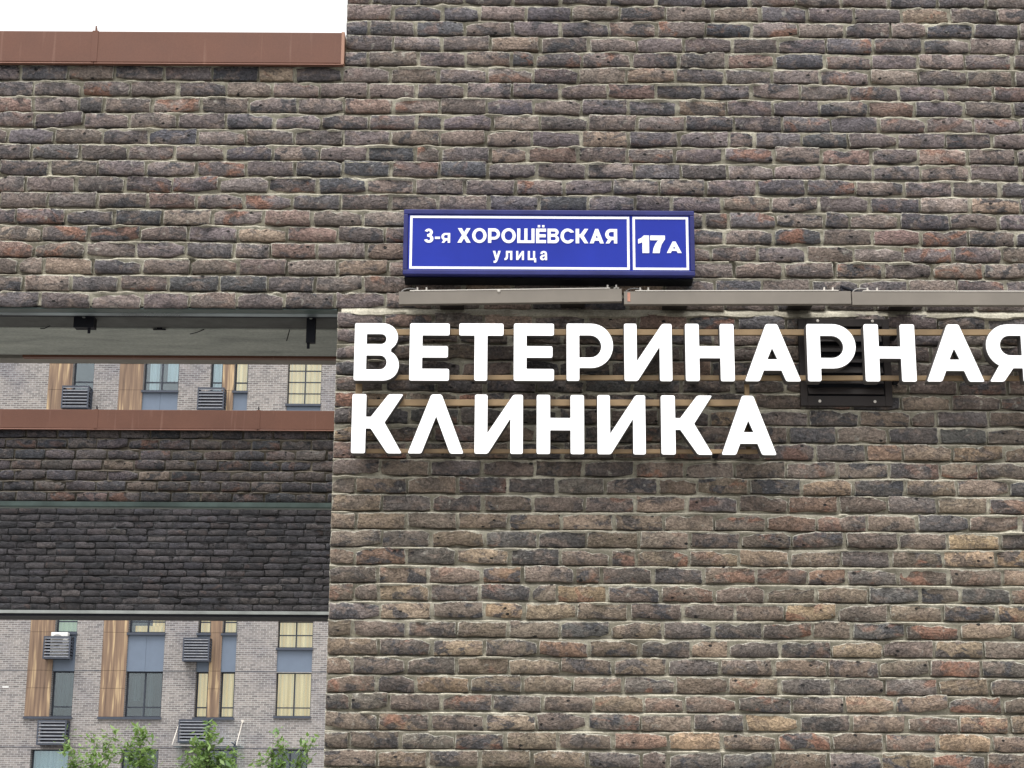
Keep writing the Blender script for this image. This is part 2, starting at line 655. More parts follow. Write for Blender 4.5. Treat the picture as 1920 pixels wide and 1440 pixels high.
def mortar_sheet(name, x0, x1, rows, Y, org, mat, parent, seed, dx=.013, weeps=(), back=.10, thick_at=None):
    """one bedded surface: every bed joint slopes out to the arris below it and is shaded by the brick above.
    rows: (bottom z, brick height, head joints) from the lowest course up; a joint lies above each."""
    xs = np.arange(x0, x1 + dx * .5, dx)
    zs, ys, rowof = [], [], []
    for k, (zb, H, jn) in enumerate(rows):
        nb = rows[k + 1][0] if k + 1 < len(rows) else zb + H + .013
        t = zb + H
        for f, d in ((zb + .10 * H, .0210), (zb + .45 * H, .0165), (zb + .86 * H, .0125), (t - .0020, .0012), (t + (nb - t) * .32, .0075), (t + (nb - t) * .56, .0330)):
            zs.append(f)
            ys.append(d)
            rowof.append(k)
    zs, ys = np.array(zs), np.array(ys)
    X, Z = np.meshgrid(xs, zs)
    D = np.repeat(ys[:, None], len(xs), 1)
    n1 = vnoise(X + 9, Z + 9, 9.0, seed)
    n2 = vnoise(X + 3, Z + 5, 42.0, seed + 1)
    n0 = vnoise(X + 7, Z + 4, 3.1, seed + 3)
    D = D + (n1 - .5) * .018 + (n2 - .5) * .0090 + (n0 - .45) * .012
    brk = np.clip((vnoise(X + 5, Z + 8, 5.0, seed + 4) - .42) * 3.2, 0, 1)
    D += ((np.arange(len(zs)) % 6 == 3) | (np.arange(len(zs)) % 6 == 4))[:, None] * brk * .009
    lip = (np.arange(len(zs)) % 6 >= 3)[:, None] * 1.0
    D -= lip * np.clip(vnoise(X + 1, Z + 2, 16.0, seed + 2) - .62, 0, 1) * .045      # squeezed-out lumps
    D = np.where(lip > 0, D, np.maximum(D, .0065))
    for (wx, k) in weeps:
        for r in range(len(zs)):
            if rowof[r] == k and r % 6 < 4:
                D[r, np.abs(xs - wx) < .012] = .055
    V = np.stack([X, Y + D, Z], 2).reshape(-1, 3)
    nx, nz = len(xs), len(zs)
    idx = np.arange(nx * nz).reshape(nz, nx)
    F = np.stack([idx[:-1, :-1], idx[:-1, 1:], idx[1:, 1:], idx[1:, :-1]], 2).reshape(-1, 4)
    return link(name, mesh_from(name, V - np.array(org), F, None, mat), None, parent)


# ------------------------------------------------------------------ the building on the right
XL, XR = -0.88, 4.4
UP0, UPP = 4.115, 0.0881           # courses above the ledge joint
LO = [4.019 - 0.0825 * k for k in range(6)] + [3.524 - 0.0876 * k for k in range(40)]
org = (XL, 0, 0)
bld = thing('brick_building', 'mottled brown brick building wall carrying the street plate and white lettering', 'building', org)
rg = random.Random(11)
rows, allb = [], []
lo_rows = [z for z in LO if z > 0.02]
for k, zb in list(enumerate(lo_rows))[::-1]:
    half = ((k - 6) % 2 == 0) if k >= 6 else (k % 2 == 1)
    h = BH if k >= 6 else .0715
    br, jn = lay_row(XL, XR, zb, half, rg, h)
    rows.append((zb, h, jn))
    allb += [(b, 'lo') for b in br]
WEEP_ROW = None
TOOTH = []                          # courses whose first brick belongs to the beam
for k in range(36):
    zb = UP0 + UPP * k
    half = k % 2 == 1
    beam_row = half and 4.1 < zb < 5.40
    if k == 2:
        WEEP_ROW = len(rows)
    x0 = XL + (.13 if beam_row else 0) + rg.uniform(-.01, .012) * (k < 15)
    br, jn = lay_row(x0, XR, zb, half and not beam_row, rg)
    TOOTH.append(x0)
    rows.append((zb, BH, jn))
    allb += [(b, 'up') for b in br]
up_weep = [(1.072, WEEP_ROW), (1.582, WEEP_ROW), (2.103, WEEP_ROW), (.56, WEEP_ROW), (2.62, WEEP_ROW)]
def snap(b_list, weeps, zrow):
    out = []
    for wx, r in weeps:
        c = [b.x + b.L / 2 + .005 for b in b_list if abs(b.z - zrow - .037) < .02]
        out.append((min(c, key=lambda q: abs(q - wx)), r))
    return out
up_weep = snap([b for b, s in allb], up_weep, UP0 + UPP * 2)
mortar_sheet('mortar', XL, XR, rows, 0, org, M['mortar'], bld, 21, weeps=up_weep)


def in_view(b):
    # inside the photograph's field on the wall plane: a trapezium a little wider at the top
    s = (b.z - 1.85) / 3.95
    return 1.83 < b.z < 5.86 and b.x - b.L / 2 < 2.43 + .27 * s


vis = sorted([b for b, s in allb if in_view(b)], key=lambda b: (round(b.z, 2), -b.L))
single = set(id(b) for b in vis[:300])
for b in vis[:300]:
    place(b, bld, M['brick'], 0, org)
rest = [b for b, s in allb if id(b) not in single]
join_bricks('brickwork', rest, 0, org, M['brick_s'], bld)
# return face at the corner (seen only from further left) and the mass behind
ret = []
for k, (zb, h, jn) in enumerate(rows):
    br, _ = lay_row(.135, 3.2, zb, k % 2 == 0, rg, h)
    ret += br
join_bricks('side_brickwork', ret, 0, org, M['brick_s'], bld, yaw=XL + .004)
m = MB(org)
m.box(XL + .014, XR + 4, .045, 26, 0, 7.25)
m.build('core_wall', M['mortar'], bld)
m = MB(org)      # ledge joint: a rough strip of pale mortar squeezed over the shelf angle
xs = np.arange(XL + .02, XR, .02)
prev = None
for i, x in enumerate(xs):
    a = vnoise(x + 4, 3.3, 7.0, 77)
    c = vnoise(x + 2, 1.3, 21.0, 78)
    z0 = 4.088 - .016 * a - .010 * c
    z1 = 4.114 + .004 * c
    y1 = -.004 - .010 * max(0, a - .3) - .004 * c
    cur = [(x, .010, z0 - .004), (x, y1 + .002, z0 + .006), (x, y1 + .006, (z0 + z1) / 2), (x, .011, z1)]
    if prev:
        for p, q, r_, s_ in zip(prev, prev[1:], cur[1:], cur):
            m.quad(p, s_, r_, q)
    prev = cur
lo = m.build('ledge_mortar', M['mortar'], bld)
for p in lo.data.polygons:
    p.use_smooth = True


# ------------------------------------------------------------------ brick beams on the left
def coping(parent, org, x0, x1, y0, y1, z0, z1, seams, name='coping'):
    """folded sheet-metal capping laid in lengths"""
    xs = [x0] + list(seams) + [x1]
    for a, b in zip(xs, xs[1:]):
        m = MB(org)
        m.box(a + .0015, b - .0015, y0, y1, z0, z1, .004)
        m.prism([(y0 + .003, z0), (y0 + .016, z0), (y0 + .016, z0 - .012), (y0 - .006, z0 - .010)], a + .0015, b - .0015)
        o = m.build(name, M['coping'], parent)
    for s in seams:
        m = MB(org)
        m.box(s - .016, s + .016, y0 - .003, y1 + .003, z0 + .002, z1 + .003, .0015)
        m.build('coping_joint_strip', M['coping'], parent)
        m = MB(org)       # bent-up corner of the strip
        m.prism([(y0 + .004, z1 + .001), (y0 + .05, z1 + .001), (y0 + .006, z1 + .034)], s - .004, s + .003)
        m.build('coping_tab', M['black_steel'] if parent.name != 'brick_beam' else M['coping'], parent)


def beam(label, xl, ends, Y, zrows, H, mat, mmat, seed, weeps=(), dx=.013, xr=None):
    org = (xl, Y, zrows[0])
    t = thing('brick_beam', label, 'brick beam', org)
    rg = random.Random(seed)
    rows, bs = [], []
    for k, zb in enumerate(zrows):
        xe = ends[k] if isinstance(ends, list) else ends
        # laid from the right end leftwards so that the bond meets the corner
        br, jn = lay_row(-xe, -xl, zb, k % 2 == 0 and xr is None, rg, H)
        for b in br:
            b.x = -b.x
        rows.append((zb, H, jn))
        bs += br
    wp = snap(bs, weeps, zrows[weeps[0][1]]) if weeps else ()
    xe = max(ends) if isinstance(ends, list) else ends
    mortar_sheet('mortar', xl, min(xe, XL) if isinstance(ends, list) else xe, rows, Y, org, mmat, t, seed + 50, dx=dx, weeps=wp)
    return t, org, bs


# front beam, flush with the building wall and toothed into it
zr = [UP0 + UPP * k for k in range(15)]
ends = [x - .011 for x in TOOTH[:15]]
b1, o1, bs = beam('thick front brick beam with steel brackets and cracked concrete on its underside', -4.4, ends, 0, zr, BH, M['brick'], M['mortar'], 31,
                  weeps=[(-2.182, 2), (-1.661, 2), (-1.145, 2)], xr=1)
for b in bs:
    if b.x + b.L / 2 > -2.95:
        place(b, b1, M['brick'], 0, o1)
left = [b for b in bs if b.x + b.L / 2 <= -2.95]
join_bricks('brickwork', left, 0, o1, M['brick_s'], b1)
m = MB(o1)
m.box(-4.4, XL - .002, .04, .13, 4.122, 5.43)
m.build('brick_backing', M['mortar'], b1)
m = MB(o1)
m.prism([(.020, 4.1135), (.020, 4.107), (.085, 4.107), (.085, 4.17), (.079, 4.17), (.079, 4.1135)], -4.4, XL - .003)
m.build('steel_angle', M['angle'], b1)
m = MB(o1)
m.prism([(.090, 4.128), (.096, 4.108), (.128, 4.103), (.140, 4.110), (.140, 4.16), (.090, 4.16)], -4.4, XL - .003)
m.build('galvanised_rail', plain('galvanised_rail', (.22, .26, .28), .32, .6, .6, 1.6), b1)
m = MB(o1)
m.box(-4.4, XL - .003, .141, .186, 4.112, 4.16)
m.build('rubber_seal', M['black_steel'], b1)
m = MB(o1)
m.box(-4.4, XL - .004, .405, .94, 4.112, 5.42, .006)
m.build('concrete_core', M['concrete'], b1)
m = MB(o1)
m.box(-4.4, XL - .004, .187, .404, 4.119, 4.20)
m.build('cavity_shade_board', plain('cavity_shade_board', (.085, .088, .085), .9, 0, .35, 8), b1)  # dark board across the gap, standing in for the shade on the recessed concrete
m = MB(o1)
m.box(-2.72, XL - .006, .942, .985, 4.100, 4.16)
m.build('rear_flashing', M['coping'], b1)
m = MB(o1)
m.box(-4.4, XL - .007, .987, 1.095, 4.104, 5.43, .004)
m.build('rear_render', M['tan_render'], b1)
for a, b_, z0, dp in ((-2.253, -2.150, 4.060, .06), (-1.057, -1.012, 3.985, .035)):
    m = MB(o1)
    m.box(a, b_, .192, .200, z0, 4.20)
    m.box(a, a + .008, .2, .2 + dp, z0 + .012, 4.20)
    m.box(b_ - .008, b_, .2, .2 + dp, z0 + .012, 4.20)
    m.box(a, b_, .2, .2 + dp, z0 + .004, z0 + .011)
    br = m.build('bracket', M['black_steel'], b1)
    m = MB(o1)
    bx = a + (b_ - a) * (.78 if dp > .05 else .3)
    m.prism([(.205, z0 + .004), (.215, z0 + .004), (.211, z0 - .028)], bx - .010, bx + .005)
    m.build('bent_tab', M['black_steel'], b1)
    m = MB(o1)
    m.tube([((a + b_) / 2, .192, 4.118), ((a + b_) / 2, .178, 4.118)], .011, 6)
    m.build('bolt', M['angle_pale'], b1)
m = MB(o1)
m.box(-1.886, -1.820, .393, .404, 4.132, 4.143)
m.box(-1.886, -1.820, .393, .404, 4.106, 4.112)
m.box(-1.866, -1.840, .395, .404, 4.110, 4.134)
m.build('anchor_plate', M['black_steel'], b1)
for pts in ([(-2.48, .404, 4.112), (-2.45, .36, 4.098), (-2.41, .33, 4.106)], [(-1.17, .40, 4.112), (-1.175, .38, 4.07), (-1.178, .36, 4.04)], [(-1.62, .404, 4.112), (-1.66, .42, 4.10), (-1.70, .45, 4.10)]):
    m = MB(o1)
    m.tube(pts, .0025, 5)
    m.build('wire_tie', M['black_steel'], b1)
coping(b1, o1, -4.4, -.886, -.030, 1.12, 5.430, 5.604, [-2.185])
m = MB(o1)
m.box(-.8995, -.8835, -.0335, 1.123, 5.424, 5.607, .002)
m.build('coping_end_plate', plain('end_plate_highlight', (.40, .22, .15), .4, 0, .1, 8), b1)  # paler than the coping: light caught on the end edge, painted in
m = MB(o1)
m.box(-4.4, XL - .006, .0, 1.05, 5.425, 5.429)
m.build('coping_underlay', M['side'], b1)
m = MB(o1)
m.box(-5.3, -4.402, 0, 1.05, 0, 5.55, .01)
m.build('pier', M['side'], b1)

# middle beam
zr = [4.108 + .0876 * k for k in range(7)]
b2, o2, bs = beam('thin middle brick beam with green steel lip, behind the thick brick beam', -7.2, XL - .004, 5.47, zr, BH, M['brick2'], M['mortar2'], 41, dx=.02)
for b in bs:
    if -4.35 < b.x - b.L / 2 and b.x - b.L / 2 < -1.2:
        place(b, b2, M['brick2'], 5.47, o2)
rest2 = [b for b in bs if not (-4.35 < b.x - b.L / 2 and b.x - b.L / 2 < -1.2)]
sm = brick_material('brick_umber_joined', False, 0.50, 0.45)
join_bricks('brickwork', rest2, 5.47, o2, sm, b2)
m = MB(o2)
m.box(-7.2, XL - .004, 5.51, 5.60, 4.10, 4.70)
m.build('brick_backing', M['mortar2'], b2)
m = MB(o2)
m.prism([(5.455, 4.102), (5.455, 4.066), (5.46, 4.056), (5.53, 4.056), (5.53, 4.062), (5.463, 4.062), (5.463, 4.102)], -7.2, XL - .004)
m.build('steel_angle', M['angle'], b2)
coping(b2, o2, -7.2, XL - .006, 5.43, 5.64, 4.700, 4.858, [-3.385, -2.065])
m = MB(o2)
m.box(-8.1, -7.202, 5.47, 5.62, 0, 4.8, .01)
m.build('pier', M['side'], b2)

# far beam of darker brick
zr = [4.196 + .0876 * k for k in range(17)]
b3, o3, bs = beam('far beam of near-black brick with pale metal bottom edge', -10.4, XL - .004, 13.7, zr, BH, M['brick3'], M['mortar3'], 51, dx=.03)
vis3 = [b for b in bs if -6.9 < b.x and b.x - b.L / 2 < -2.2 and b.z < 5.55]
ids = set(id(b) for b in vis3[:300])
for b in bs:
    if id(b) in ids:
        place(b, b3, M['brick3'], 13.7, o3)
sm3 = brick_material('brick_dark_joined', False, 0.25, 0.40)
join_bricks('brickwork', [b for b in bs if id(b) not in ids], 13.7, o3, sm3, b3)
m = MB(o3)
m.box(-10.4, XL - .004, 13.74, 14.14, 4.15, 5.70)
m.build('brick_backing', M['mortar3'], b3)
m = MB(o3)
m.box(-10.4, XL - .004, 13.682, 13.73, 4.150, 4.190, .003)
m.build('edge_trim', M['angle_pale'], b3)
m = MB(o3)
m.box(-10.4, XL - .004, 13.70, 14.16, 4.118, 4.149)
m.build('soffit_board', M['black_steel'], b3)
coping(b3, o3, -10.4, XL - .006, 13.66, 14.18, 5.70, 5.86, [-5.2])
m = MB(o3)
m.box(-11.3, -10.402, 13.7, 14.15, 0, 5.8, .01)
m.build('pier', M['side'], b3)

# ------------------------------------------------------------------ letter outlines
def arc(cx, cy, rx, ry, a0, a1, n=12):
    return [(cx + rx * math.cos(R(a0 + (a1 - a0) * k / n)), cy + ry * math.sin(R(a0 + (a1 - a0) * k / n)), 0) for k in range(n + 1)]


def P(*pts, r=.038):
    return [(x, y, r) for x, y in pts]


def rounded(c):
    out = []
    n = len(c)
    for i in range(n):
        x, y, r = c[i]
        if r <= 0:
            out.append((x, y))
            continue
        p0, p, p1 = Vector(c[i - 1][:2]), Vector((x, y)), Vector(c[(i + 1) % n][:2])
        a, b = (p0 - p), (p1 - p)
        cr = (p - p0).cross(p1 - p)
        rr = r if cr > 0 else r * .25
        d = min(rr, a.length * .45, b.length * .45)
        A, B = p + a.normalized() * d, p + b.normalized() * d
        for t in (0, .25, .5, .75, 1):
            q = A * (1 - t) ** 2 + p * 2 * t * (1 - t) + B * t * t
            out.append((q.x, q.y))
    return out


def hole(c):
    return [(x, y, 0.012 if r else 0) for x, y, r in c]


G = {
    'Е': (.70, [P((0, 0), (.70, 0), (.70, .21), (.227, .21), (.227, .40), (.675, .40), (.675, .605), (.227, .605), (.227, .785), (.70, .785), (.70, 1), (0, 1))]),
    'В': (.797, [P((0, 0)) + arc(.52, .268, .277, .268, -90, 62) + arc(.50, .755, .27, .245, -55, 90) + P((0, 1)),
                 hole(P((.22, .637)) + arc(.47, .722, .09, .085, -90, 90) + P((.22, .807))),
                 hole(P((.22, .197)) + arc(.46, .316, .112, .118, -90, 90) + P((.22, .434)))]),
    'Т': (.786, [P((.272, 0), (.505, 0), (.505, .783), (.786, .783), (.786, 1), (0, 1), (0, .783), (.272, .783))]),
    'Р': (.824, [P((0, 0), (.23, 0), (.23, .224)) + arc(.436, .612, .388, .388, -90, 90, 18) + P((0, 1)),
                 hole(P((.23, .41)) + arc(.42, .6, .19, .19, -90, 90) + P((.23, .79)))]),
    'И': (.844, [P((0, 0), (.235, 0), (.62, .587), (.62, 0), (.844, 0), (.844, 1), (.672, 1), (.227, .356), (.227, 1), (0, 1))]),
    'Н': (.847, [P((0, 0), (.245, 0), (.245, .398), (.60, .398), (.60, 0), (.847, 0), (.847, 1), (.60, 1), (.60, .61), (.245, .61), (.245, 1), (0, 1))]),
    'А': (.97, [P((0, 0), (.26, 0), (.336, .187), (.634, .187), (.71, 0), (.97, 0), (.585, 1), (.385, 1)),
                hole(P((.485, .57), (.402, .385), (.568, .385)))]),
    'Я': (.83, [P((.03, 0), (.275, 0), (.445, .235), (.60, .235), (.60, 0), (.83, 0), (.83, 1)) + arc(.38, .62, .38, .38, 90, 242, 16),
                hole(P((.60, .46), (.60, .80)) + arc(.41, .63, .17, .17, 90, 270))]),
    'К': (.88, [P((0, 0), (.246, 0), (.246, .415), (.325, .415), (.615, 0), (.87, 0), (.565, .52), (.88, 1), (.62, 1), (.325, .617), (.246, .617), (.246, 1), (0, 1))]),
    'Л': (.945, [P((0, 0), (.235, 0), (.4725, .62), (.71, 0), (.945, 0), (.562, 1), (.383, 1))]),
}


def curve_mesh(contours, depth, inset):
    c = bpy.data.curves.new('letter', 'CURVE')
    c.dimensions = '2D'
    c.fill_mode = 'BOTH'
    c.extrude = depth / 2
    c.offset = inset
    for pts in contours:
        s = c.splines.new('POLY')
        s.points.add(len(pts) - 1)
        for q, (x, y) in zip(s.points, pts):
            q.co = (x, y, 0, 1)
        s.use_cyclic_u = True
    o = bpy.data.objects.new('letter', c)
    COL.objects.link(o)
    dg = bpy.context.evaluated_depsgraph_get()
    dg.update()
    me = bpy.data.meshes.new_from_object(o.evaluated_get(dg))
    bpy.data.objects.remove(o)
    bpy.data.curves.remove(c)
    return me


def stand_up(me, y):
    co = np.array([v.co[:] for v in me.vertices])
    V = np.stack([co[:, 0], y - co[:, 2], co[:, 1]], 1)
    me.vertices.foreach_set('co', V.astype(np.float32).ravel())
    me.update()
    me.materials.clear()
    return me



def dots(*cs):
    return [P((x, y), (x + .17, y), (x + .17, y + .15), (x, y + .15), r=.01) for x, y in cs]


T = {       # sans-serif bold for the street plate, cap height 1 (lower case: x-height 1)
    '3': (.62, [arc(.31, .285, .31, .295, 195, 420, 14) + arc(.30, .745, .275, .262, -48, 160, 12) + arc(.30, .745, .085, .095, 160, -70, 8) + P((.20, .595), (.20, .44), r=0) + arc(.31, .285, .105, .125, 80, -165, 10)]),
    '-': (.34, [P((0, .27), (.34, .27), (.34, .43), (0, .43), r=.01)]),
    'Х': (.92, [P((0, 0), (.28, 0), (.46, .31), (.64, 0), (.92, 0), (.61, .52), (.90, 1), (.63, 1), (.46, .72), (.30, 1), (.02, 1), (.31, .52), r=.01)]),
    'О': (1.0, [arc(.5, .5, .5, .515, 0, 350, 34), arc(.5, .5, .275, .325, 0, 350, 34)]),
    'С': (.95, [arc(.5, .5, .5, .515, 30, 330, 26) + arc(.5, .5, .27, .325, 315, 45, 22)]),
    'Ш': (1.20, [P((0, 0), (1.20, 0), (1.20, 1), (.985, 1), (.985, .18), (.708, .18), (.708, 1), (.492, 1), (.492, .18), (.215, .18), (.215, 1), (0, 1), r=.01)]),
    'у': (.86, [P((0, 1), (.27, 1), (.44, .42), (.60, 1), (.86, 1), (.54, -.02), (.45, -.22), (.28, -.33), (.08, -.31), (.10, -.10), (.24, -.10), (.31, 0), r=.02)]),
    'л': (.86, [P((0, -.02), (.20, .0), (.34, .12), (.40, .4), (.40, .80), (.62, .80), (.62, 0), (.86, 0), (.86, 1), (.16, 1), (.16, .4), (.10, .21), (0, .19), r=.02)]),
    'и': (.86, [P((0, 0), (.235, 0), (.63, .587), (.63, 0), (.86, 0), (.86, 1), (.64, 1), (.235, .40), (.235, 1), (0, 1), r=.01)]),
    'ц': (.92, [P((0, 0), (.70, 0), (.70, -.25), (.92, -.25), (.92, .2), (.80, .2), (.80, 1), (.57, 1), (.57, .2), (.235, .2), (.235, 1), (0, 1), r=.01)]),
    'а': (.78, [P((.54, 0), (.78, 0), (.765, .70), (.69, .93), (.42, 1.03), (.12, .93), (.03, .70), (.27, .665), (.33, .80), (.44, .83), (.53, .73), (.53, .62), (.2, .56), (.02, .40), (.0, .20), (.1, .03), (.3, -.03), (.45, .04), (.535, .11), r=.04),
               P((.53, .46), (.53, .3), (.44, .18), (.32, .15), (.24, .24), (.30, .37), r=.03)]),
    '1': (.58, [P((.22, 0), (.58, 0), (.58, 1), (.30, 1), (.17, .86), (0, .78), (0, .53), (.22, .61), r=.01)]),
    '7': (.78, [P((0, 1), (.78, 1), (.78, .79), (.60, .5), (.52, .22), (.49, 0), (.12, 0), (.16, .26), (.27, .53), (.42, .73), (0, .73), r=.01)]),
}
for q in 'РВКАЯ':
    T[q] = (G[q][0], [[(x, y, r * .25) for x, y, r in c] for c in G[q][1]])
T['Ё'] = (G['Е'][0], [[(x, y, r * .25) for x, y, r in c] for c in G['Е'][1]] + dots((.12, 1.09), (.42, 1.09)))


def put_text(name, body, x0, x1, z0, height, y, org, mat, parent, gap=.14):
    """one raised word set from outlines, fitted between x0 and x1"""
    small = {'я': ('Я', .70)}
    cons, x = [], 0.0
    for ch in body:
        key, k = small.get(ch, (ch, 1.0))
        wd, cc = T[key]
        for c in cc:
            cons.append([(x + px * k, py * k) for px, py in rounded(c)])
        x += wd * k + gap
    x -= gap
    k = (x1 - x0) / x
    me = stand_up(curve_mesh([[(px * k, py * height) for px, py in c] for c in cons], .0024, 0), 0)
    o = link(name, me, mat, parent)
    o.location = (x0 - org[0], y - org[1], z0 - org[2])
    return o


# ------------------------------------------------------------------ street plate
M['blue'] = plain('sign_blue_film', (0.008, 0.022, 0.27), 0.4, 0, 0.16, 3, emis=(0.008, 0.03, 0.5), es=0.10, spec=0.3)
M['blue_case'] = plain('sign_blue_case', (0.026, 0.030, 0.150), 0.42, 0, 0.2, 9, spec=0.3)
M['sign_white'] = plain('sign_white_film', (0.80, 0.80, 0.80), 0.4, 0, 0.03, 9, emis=(1, 1, 1), es=0.12)
so = (.18, -.17, 4.235)
sg = thing('street_plate', 'blue illuminated address box reading 3-я Хорошёвская улица 17А', 'street sign', so)
SX0, SX1, SZ0, SZ1, SY = -.545, .905, 4.238, 4.578, -.170
m = MB(so)
m.box(SX0 + .006, SX1 - .006, SY + .012, -.012, SZ0 + .006, SZ1 - .006, .003)
m.build('case', M['blue_case'], sg)
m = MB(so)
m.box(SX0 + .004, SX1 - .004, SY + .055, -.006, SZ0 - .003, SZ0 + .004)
m.build('shade_plate', M['black_steel'], sg)  # black sheet standing in for the shade under the case
for nm, a in (('frame_rail', (SX0, SX1, SZ1 - .026, SZ1)), ('frame_rail', (SX0, SX1, SZ0, SZ0 + .024)), ('frame_post', (SX0, SX0 + .022, SZ0 + .0245, SZ1 - .0265)), ('frame_post', (SX1 - .022, SX1, SZ0 + .0245, SZ1 - .0265))):
    m = MB(so)
    m.box(a[0], a[1], SY - .006, SY + .022, a[2], a[3], .004)
    m.build(nm, M['blue_case'], sg)
for nm, a, b_ in (('name_panel', -.521, .587), ('number_panel', .589, .881)):
    m = MB(so)
    m.box(a, b_, SY + .002, SY + .010, SZ0 + .025, SZ1 - .027)
    pn = m.build(nm, M['blue'], sg)
    x0, x1, z0, z1, t = (a + .008, b_ - .006, SZ0 + .030, SZ1 - .032, .012)
    m = MB(so)
    y0, y1 = SY - .0005, SY + .0015
    m.box(x0, x1, y0, y1, z1 - t, z1)
    m.box(x0, x1, y0, y1, z0, z0 + t)
    m.box(x0, x0 + t, y0, y1, z0 + t, z1 - t)
    m.box(x1 - t, x1, y0, y1, z0 + t, z1 - t)
    m.build('border', M['sign_white'], pn)
    pn.name = nm
    if nm == 'name_panel':
        put_text('street_lettering', '3-я', -.442, -.312, 4.404, .073, SY, so, M['sign_white'], pn, .09)
        put_text('street_lettering', 'ХОРОШЁВСКАЯ', -.276, .520, 4.405, .076, SY, so, M['sign_white'], pn, .10)
        put_text('street_lettering', 'улица', -.099, .171, 4.316, .047, SY, so, M['sign_white'], pn, .42)
    else:
        put_text('number_lettering', '17', .624, .758, 4.356, .092, SY, so, M['sign_white'], pn, .06)
        put_text('number_lettering', 'А', .766, .840, 4.357, .060, SY, so, M['sign_white'], pn)

# ------------------------------------------------------------------ clinic lettering on its rails
def lit_acrylic():
    b = NB('lit_white_acrylic')
    return b.set(Base_Color=(0.82, 0.82, 0.82), Roughness=0.35, Emission_Color=(1.0, 0.995, 1.0), Emission_Strength=0.30)


M['acrylic'] = lit_acrylic()
M['casing'] = plain('letter_casing', (0.10, 0.092, 0.088), 0.6, 0, 0.1, 12, spec=0.3)
M['rail'] = plain('rail_tan', (0.31, 0.215, 0.120), 0.5, 0.0, 0.25, 5, spec=0.3)
lo_ = (.75, -.16, 3.34)
cs = thing('lettering_sign', 'lit white letters reading ВЕТЕРИНАРНАЯ КЛИНИКА on tan rails', 'sign', lo_)
row1 = [('В', -.775, -.553), ('Е', -.504, -.307), ('Т', -.262, -.042), ('Е', .007, .206), ('Р', .266, .496), ('И', .549, .785), ('Н', .849, 1.090), ('А', 1.137, 1.414), ('Р', 1.446, 1.687), ('Н', 1.728, 1.979), ('А', 2.027, 2.310), ('Я', 2.326, 2.566)]
row2 = [('К', -.778, -.527), ('Л', -.504, -.231), ('И', -.181, .055), ('Н', .120, .352), ('И', .415, .650), ('К', .724, .977), ('А', 1.014, 1.283)]
LY = -.160                          # plane of the lit faces
for row, zb, h, slope in ((row1, 3.6965, .2925, .0038), (row2, 3.3335, .296, .0012)):
    for ch, x0, x1 in row:
        wd, cons = G[ch]
        sx = (x1 - x0) / wd
        cc = [[(x * sx, y * h) for x, y in rounded(c)] for c in cons]
        z = zb + slope * (x0 + .68)
        cas = link('letter', stand_up(curve_mesh(cc, .060, 0), 0), M['casing'], cs)
        cas.location = (x0 - lo_[0], LY + .033 - lo_[1], z - lo_[2])
        fc = link('letter_face', stand_up(curve_mesh(cc, .006, -.0012), 0), M['acrylic'], cas)
        fc.location = (0, -.033, 0)
RY0, RY1 = -.096, -.078
for x0, x1, z0, z1, slope in ((-.765, 2.95, 3.946, 3.976, .0055), (-.765, 2.95, 3.718, 3.742, .0045), (-.765, 1.20, 3.586, 3.618, .005), (-.765, 1.20, 3.350, 3.370, .004)):
    m = MB(lo_)
    m.box(x0, x1, RY0, RY1, z0, z1, .002, Matrix.Rotation(-slope, 3, 'Y'), (x0, 0, z0))
    m.build('rail', M['rail'], cs)
for x0, x1 in ((-.771, -.738), (1.147, 1.170)):
    m = MB(lo_)
    m.box(x0, x1, RY1 + .001, RY1 + .019, 3.36, 3.73, .002)
    m.build('rail_post', M['rail'], cs)
for x in (-.62, .1, .9, 1.9, 2.7):
    for z in (3.965, 3.735):
        m = MB(lo_)
        m.box(x - .012, x + .012, RY1 + .001, .004, z - .008, z + .008)
        m.build('standoff', M['black_steel'], cs)
for x in (-.6, .3, 1.0):
    m = MB(lo_)
    m.box(x - .012, x + .012, RY1 + .001, .004, 3.352, 3.367)
    m.build('standoff', M['black_steel'], cs)

# ------------------------------------------------------------------ linear light bars
M['bar'] = plain('bar_grey_beige', (0.225, 0.200, 0.170), 0.55, 0, 0.12, 4, spec=0.35)
M['bar_lit'] = plain('clip_pale', (0.62, 0.58, 0.52), 0.45, 0, 0.1, 9)
M['vent'] = plain('vent_brown', (0.026, 0.021, 0.020), 0.6, 0, 0.25, 12, spec=0.3)
M['cable'] = plain('cable_grey', (0.30, 0.29, 0.28), 0.5, 0, 0.1, 9)
bars = [(-.5625, .5425, 4.089, 4.155, .0195, 'grey light bar hanging right under the blue street plate, slightly tilted', (-.472, -.427, .472, .515)),
        (.5525, 1.677, 4.096, 4.162, .0075, 'grey light bar with pinkish scuff at one end, middle of three', (.634, .674, 1.548, 1.590)),
        (1.682, 2.98, 4.099, 4.168, .004, 'grey light bar above the last letters НАЯ, end bar beside a thick black cable', (1.762, 1.810))]
